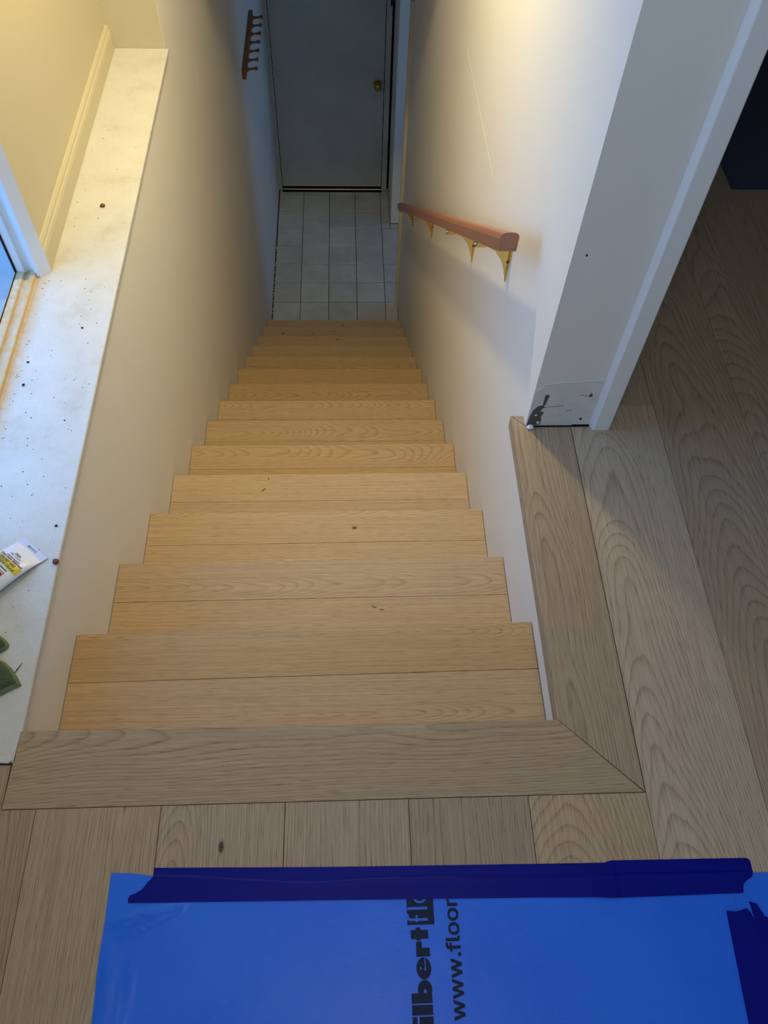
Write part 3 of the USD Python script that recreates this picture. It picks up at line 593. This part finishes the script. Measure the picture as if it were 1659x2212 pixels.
obj('masking_tape', grid_sheet(tapeS, .008, lambda x, y: .0006*meshkit.fbm(np.c_[x*50, y*30, 0*x+3], 3), .0013, .0006, .0004), 'tape_blue', smooth=True, label='short pointed piece of dark blue tape at the far right edge', cat='tape')

# sealant tube on the ledge -------------------------------------------------------------------
tubeo = thing('sealant_tube', 'white squeeze tube of sealant with yellow band lying on the ledge', 'tube', (-.5870, .7900, .0))
# local frame: a runs from the crimp along the tube, b across it (left to right as printed)
ca = np.array([-.590+.5870, .7870-.7900]); da = np.array([-.655, -.755]); da /= np.linalg.norm(da); db = np.array([-da[1], da[0]])
wid = .0345
def TB(a, b, z): 
    a, b, z = np.broadcast_arrays(a, b, z)
    return np.c_[ca[0]+da[0]*a.ravel()+db[0]*b.ravel(), ca[1]+da[1]*a.ravel()+db[1]*b.ravel(), z.ravel()]
def tube_h(a): return np.interp(a, [0, .012, .020, .035, .06, .10, .16], [.0012, .0013, .0035, .0080, .0125, .0160, .0180])
def top_z(a, b): 
    h = tube_h(a); return .0006 + h + h*np.sqrt(np.clip(1-(b/wid)**2, 0, 1))
AA, NB = np.r_[.012, np.linspace(.016, .16, 26)], 40
V, F = [], []
for a_ in AA:
    th = np.linspace(0, 2*math.pi, NB, endpoint=False); h = tube_h(a_)
    V.append(TB(np.full(NB, a_), wid*np.cos(th), .0006+h+h*np.sin(th)))
for i in range(len(AA)-1):
    for k in range(NB):
        p0, p1 = i*NB+k, i*NB+(k+1) % NB; F += [[p0, p1, p1+NB], [p0, p1+NB, p0+NB]]
V = np.vstack(V); V = np.vstack([V, V[:NB].mean(0), V[-NB:].mean(0)]); n_ = len(V)
for k in range(NB): F += [[n_-2, (k+1) % NB, k], [n_-1, (len(AA)-2+1)*NB+k, (len(AA)-1)*NB+(k+1) % NB]]
bm = trimesh.Trimesh(V, F, process=False); bm.fix_normals()
obj('body', bm, 'tube_white', tubeo, smooth=50)
cp = Polygon([(0, -.0365), (.0150, -.0350), (.0150, .0350), (0, .0365)]).difference(LineString([(.0068, -.012), (.0068, .012)]).buffer(.0020, cap_style=2))
cm = trimesh.creation.extrude_polygon(cp, .0016, engine='earcut'); vv = cm.vertices.copy(); cm.vertices = TB(vv[:, 0], vv[:, 1], vv[:, 2]+.0012+.0006*(vv[:, 0] > .01)); cm.fix_normals()
obj('crimp', cm, 'tube_crimp', tubeo, label='flat crimped tube end with a hanging slot')
obj('nozzle', lathe([(0, 0), (.016, 0), (.016, .006), (.007, .008), (.0045, .035), (0, .036)], TB(np.array(.16), np.array(0.), np.array(.018))[0], (da[0], da[1], 0), 20), 'tube_white', tubeo, smooth=40)
def wrap(mesh, a0, b0, rise):
    """flat lettering (x right, y up as read) laid on the tube: x runs across (b), y runs towards the crimp (-a)."""
    v = mesh.vertices.copy(); a = a0 - v[:, 1]; b = b0 + v[:, 0]
    mesh.vertices = TB(a, b, top_z(a, b) + rise + v[:, 2]); mesh.fix_normals(); return mesh
def dense(p, st=.0025, th=.00025):
    m = trimesh.creation.extrude_polygon(p.segmentize(st), th, engine='earcut')
    v, f = trimesh.remesh.subdivide_to_size(m.vertices, m.faces, st*1.6); return trimesh.Trimesh(v, f, process=False)
SGN = -1   # printed left-to-right runs along -b
def wrapt(mesh, a0, b0, rise):
    v = mesh.vertices.copy(); mesh.vertices = np.c_[v[:, 0], v[:, 1], v[:, 2]]; return wrap(mesh, a0, b0, rise)
def text(s, h, a0, b0, width, matn, name, rise=.0004, bold=True):
    m = meshkit.text_mesh(s, h, .0002, bold=bold); lo, hi = m.bounds
    m.vertices[:, 0] = (m.vertices[:, 0]-lo[0])/(hi[0]-lo[0])*width
    obj(name, wrap(m, a0, b0, rise), matn, tubeo)
# across direction: the print reads from upper left to lower right in the picture
db = -db if (db[0] < 0) else db
text('CA14', .0040, .0350, -.0065, .0135, 'label_black', 'print')
text('PSL-CA14', .0042, .0400, -.0130, .0270, 'label_grey', 'print', bold=False)
obj('print', wrap(dense(sbox(-.0160, -.0005, .0180, .0006)), .0435, 0, .0003), 'label_black', tubeo)
text('Exact Color Matched', .0040, .0490, -.0275, .0560, 'label_purple', 'print')
obj('yellow_band', wrap(dense(sbox(-.0325, -.0085, .0320, .0060)), .0560, 0, .0003), 'label_yellow', tubeo, label='yellow band printed across the tube')
text('SEALANT AND', .0048, .0562, -.0215, .0420, 'label_black', 'print', .0007)
text('ADHESIVE CAULK', .0048, .0628, -.0270, .0530, 'label_black', 'print', .0007)
text('Interior / Exterior', .0032, .0700, -.0200, .0390, 'label_black', 'print')
for nm, rows, mm in (('red_checks', range(4), 'label_red'), ('blue_checks', range(4, 7), 'label_blue')):
    obj(nm, [wrap(dense(sbox(-.0014, -.0013, .0014, .0013), .004), .0745+i*.0036, -.0215+k*.0040, .0003) for i in rows for k in range(11)], mm, tubeo, label=nm.replace('_', ' ') + ' printed on the tube')
text('COLOR', .0120, .0900, -.0250, .0440, 'label_black', 'print', .0009)

# green cloth ---------------------------------------------------------------------------------
cl = thing('green_cloth', 'dark green felt-like cloth with two pointed flaps at the left edge of the ledge', 'cloth')
def pad(outline, z0, h, matn, name, parent, seed=0, smooth_it=2):
    P = Polygon(outline).buffer(-.001).buffer(.001, quad_segs=4)
    def hf(x, y):
        d = np.array([P.exterior.distance(Point(a, b)) for a, b in zip(x, y)])
        return h*np.clip(d/.008, 0, 1)**.6 + .0012*meshkit.fbm(np.c_[x*120, y*120, 0*x+seed], 3)
    return obj(name, grid_sheet(P, .0022, hf, z0, .0012), matn, parent, smooth=True)
c1 = [(-.660, .590), (-.640, .612), (-.6155, .6080), (-.6035, .5990), (-.5960, .5905), (-.5958, .5845), (-.6010, .5790), (-.6080, .5745), (-.630, .566), (-.665, .562)]
c2 = [(-.670, .566), (-.640, .564), (-.6050, .5620), (-.5940, .5560), (-.5810, .5450), (-.5700, .5310), (-.5590, .5150), (-.5740, .5070), (-.5880, .4985), (-.610, .488), (-.650, .480), (-.675, .50)]
pad(c2, .0004, .0080, 'green_edge', 'flap_edge', cl, 2)
pad([((x+.632)*.93-.6335, (y-.528)*.90+.5288) for x, y in c2], .0075, .0050, 'green_felt', 'flap', cl, 3)
pad(c1, .0004, .0090, 'green_edge', 'flap_edge', cl, 5)
pad([((x+.63)*.94-.632, (y-.59)*.84+.5892) for x, y in c1], .0088, .0040, 'green_felt', 'flap', cl, 7)

# small debris ---------------------------------------------------------------------------------
def chunk(r, seed):
    m = trimesh.creation.icosphere(2, r); m.vertices *= 1+.9*(meshkit.noise(m.vertices/r*1.7, seed)[:, None]-.5); m.vertices *= [1.2, 1, .7]; return m
def put(m, x, y, z): m.apply_translation([x, y, z-m.bounds[0][2]]); return m
obj('crumb', put(chunk(.0050, 3), -.623, 1.803, .0002), 'brown_chip', label='dark brown crumb in the middle of the ledge', cat='crumb', smooth=30)
obj('crumb', put(chunk(.0046, 9), -.5460, .7545, .0002), 'brown_chip', label='reddish-brown crumb at the edge of the ledge, right of the tube', cat='crumb', smooth=30)
obj('crumb', put(chunk(.0022, 5), -.5605, .8345, .0002), 'black_dirt', label='small dark crumb on the ledge above the tube', cat='crumb', smooth=30)
obj('crumb', put(chunk(.0026, 6), -.6965, 1.1930, .0002), 'black_dirt', label='dark crumb on the ledge beside the window sill, nearer one', cat='crumb', smooth=30)
obj('crumb', put(chunk(.0022, 8), -.7005, 1.2600, .0002), 'black_dirt', label='dark crumb on the ledge beside the window sill, farther one', cat='crumb', smooth=30)
obj('crumb', put(chunk(.0020, 11), -.601, 1.365, .0002), 'black_dirt', label='tiny dark crumb halfway along the ledge', cat='crumb', smooth=30)
sp = [chunk(rng.uniform(.0003, .0009)*(1.6 if k % 9 == 0 else 1), k).apply_translation([rng.uniform(-.70, -.556), rng.triangular(.40, 2.5, .9), .0005]) for k in range(130)]
sp += [chunk(rng.uniform(.0003, .0010), k).apply_translation([-.712+rng.gauss(0, .008), rng.uniform(.9, 1.54), .0005]) for k in range(40)]
obj('dirt', sp, 'black_dirt', label='scattered tiny dark specks of dirt on the white ledge', cat='dirt', kind='stuff')
def sliver(a, b, z, r): return tube([np.array([*a, z+r]), np.array([*(np.array(a)*.5+np.array(b)*.5), z+r*1.25]), np.array([*b, z+r])], [r*.5, r, r*.3], 6)
obj('splinter', sliver((-.5775, .5335), (-.5660, .5560), .0008, .0009), 'splinter', label='black splinter on the ledge beside the green cloth', cat='splinter')
obj('splinter', sliver((-.2560, 1.4860), (-.2525, 1.4740), -.76+.0004, .0010), 'splinter', label='short dark splinter at the front edge of the fourth tread', cat='splinter')
obj('splinter', sliver((-.2740, 1.4330), (-.2610, 1.4460), -.76+.0004, .0011), 'splinter', label='longer dark splinter lying on the fourth tread', cat='splinter')
obj('splinter', tube([(.050, .842, -.3790), (.054, .838, -.3775), (.060, .838, -.3785)], .0007, 6), 'black_dirt', label='tiny dark thread on the second tread, left one', cat='thread')
obj('splinter', tube([(.068, .833, -.3790), (.073, .830, -.3775), (.078, .832, -.3785)], .0006, 6), 'black_dirt', label='tiny dark thread on the second tread, right one', cat='thread')
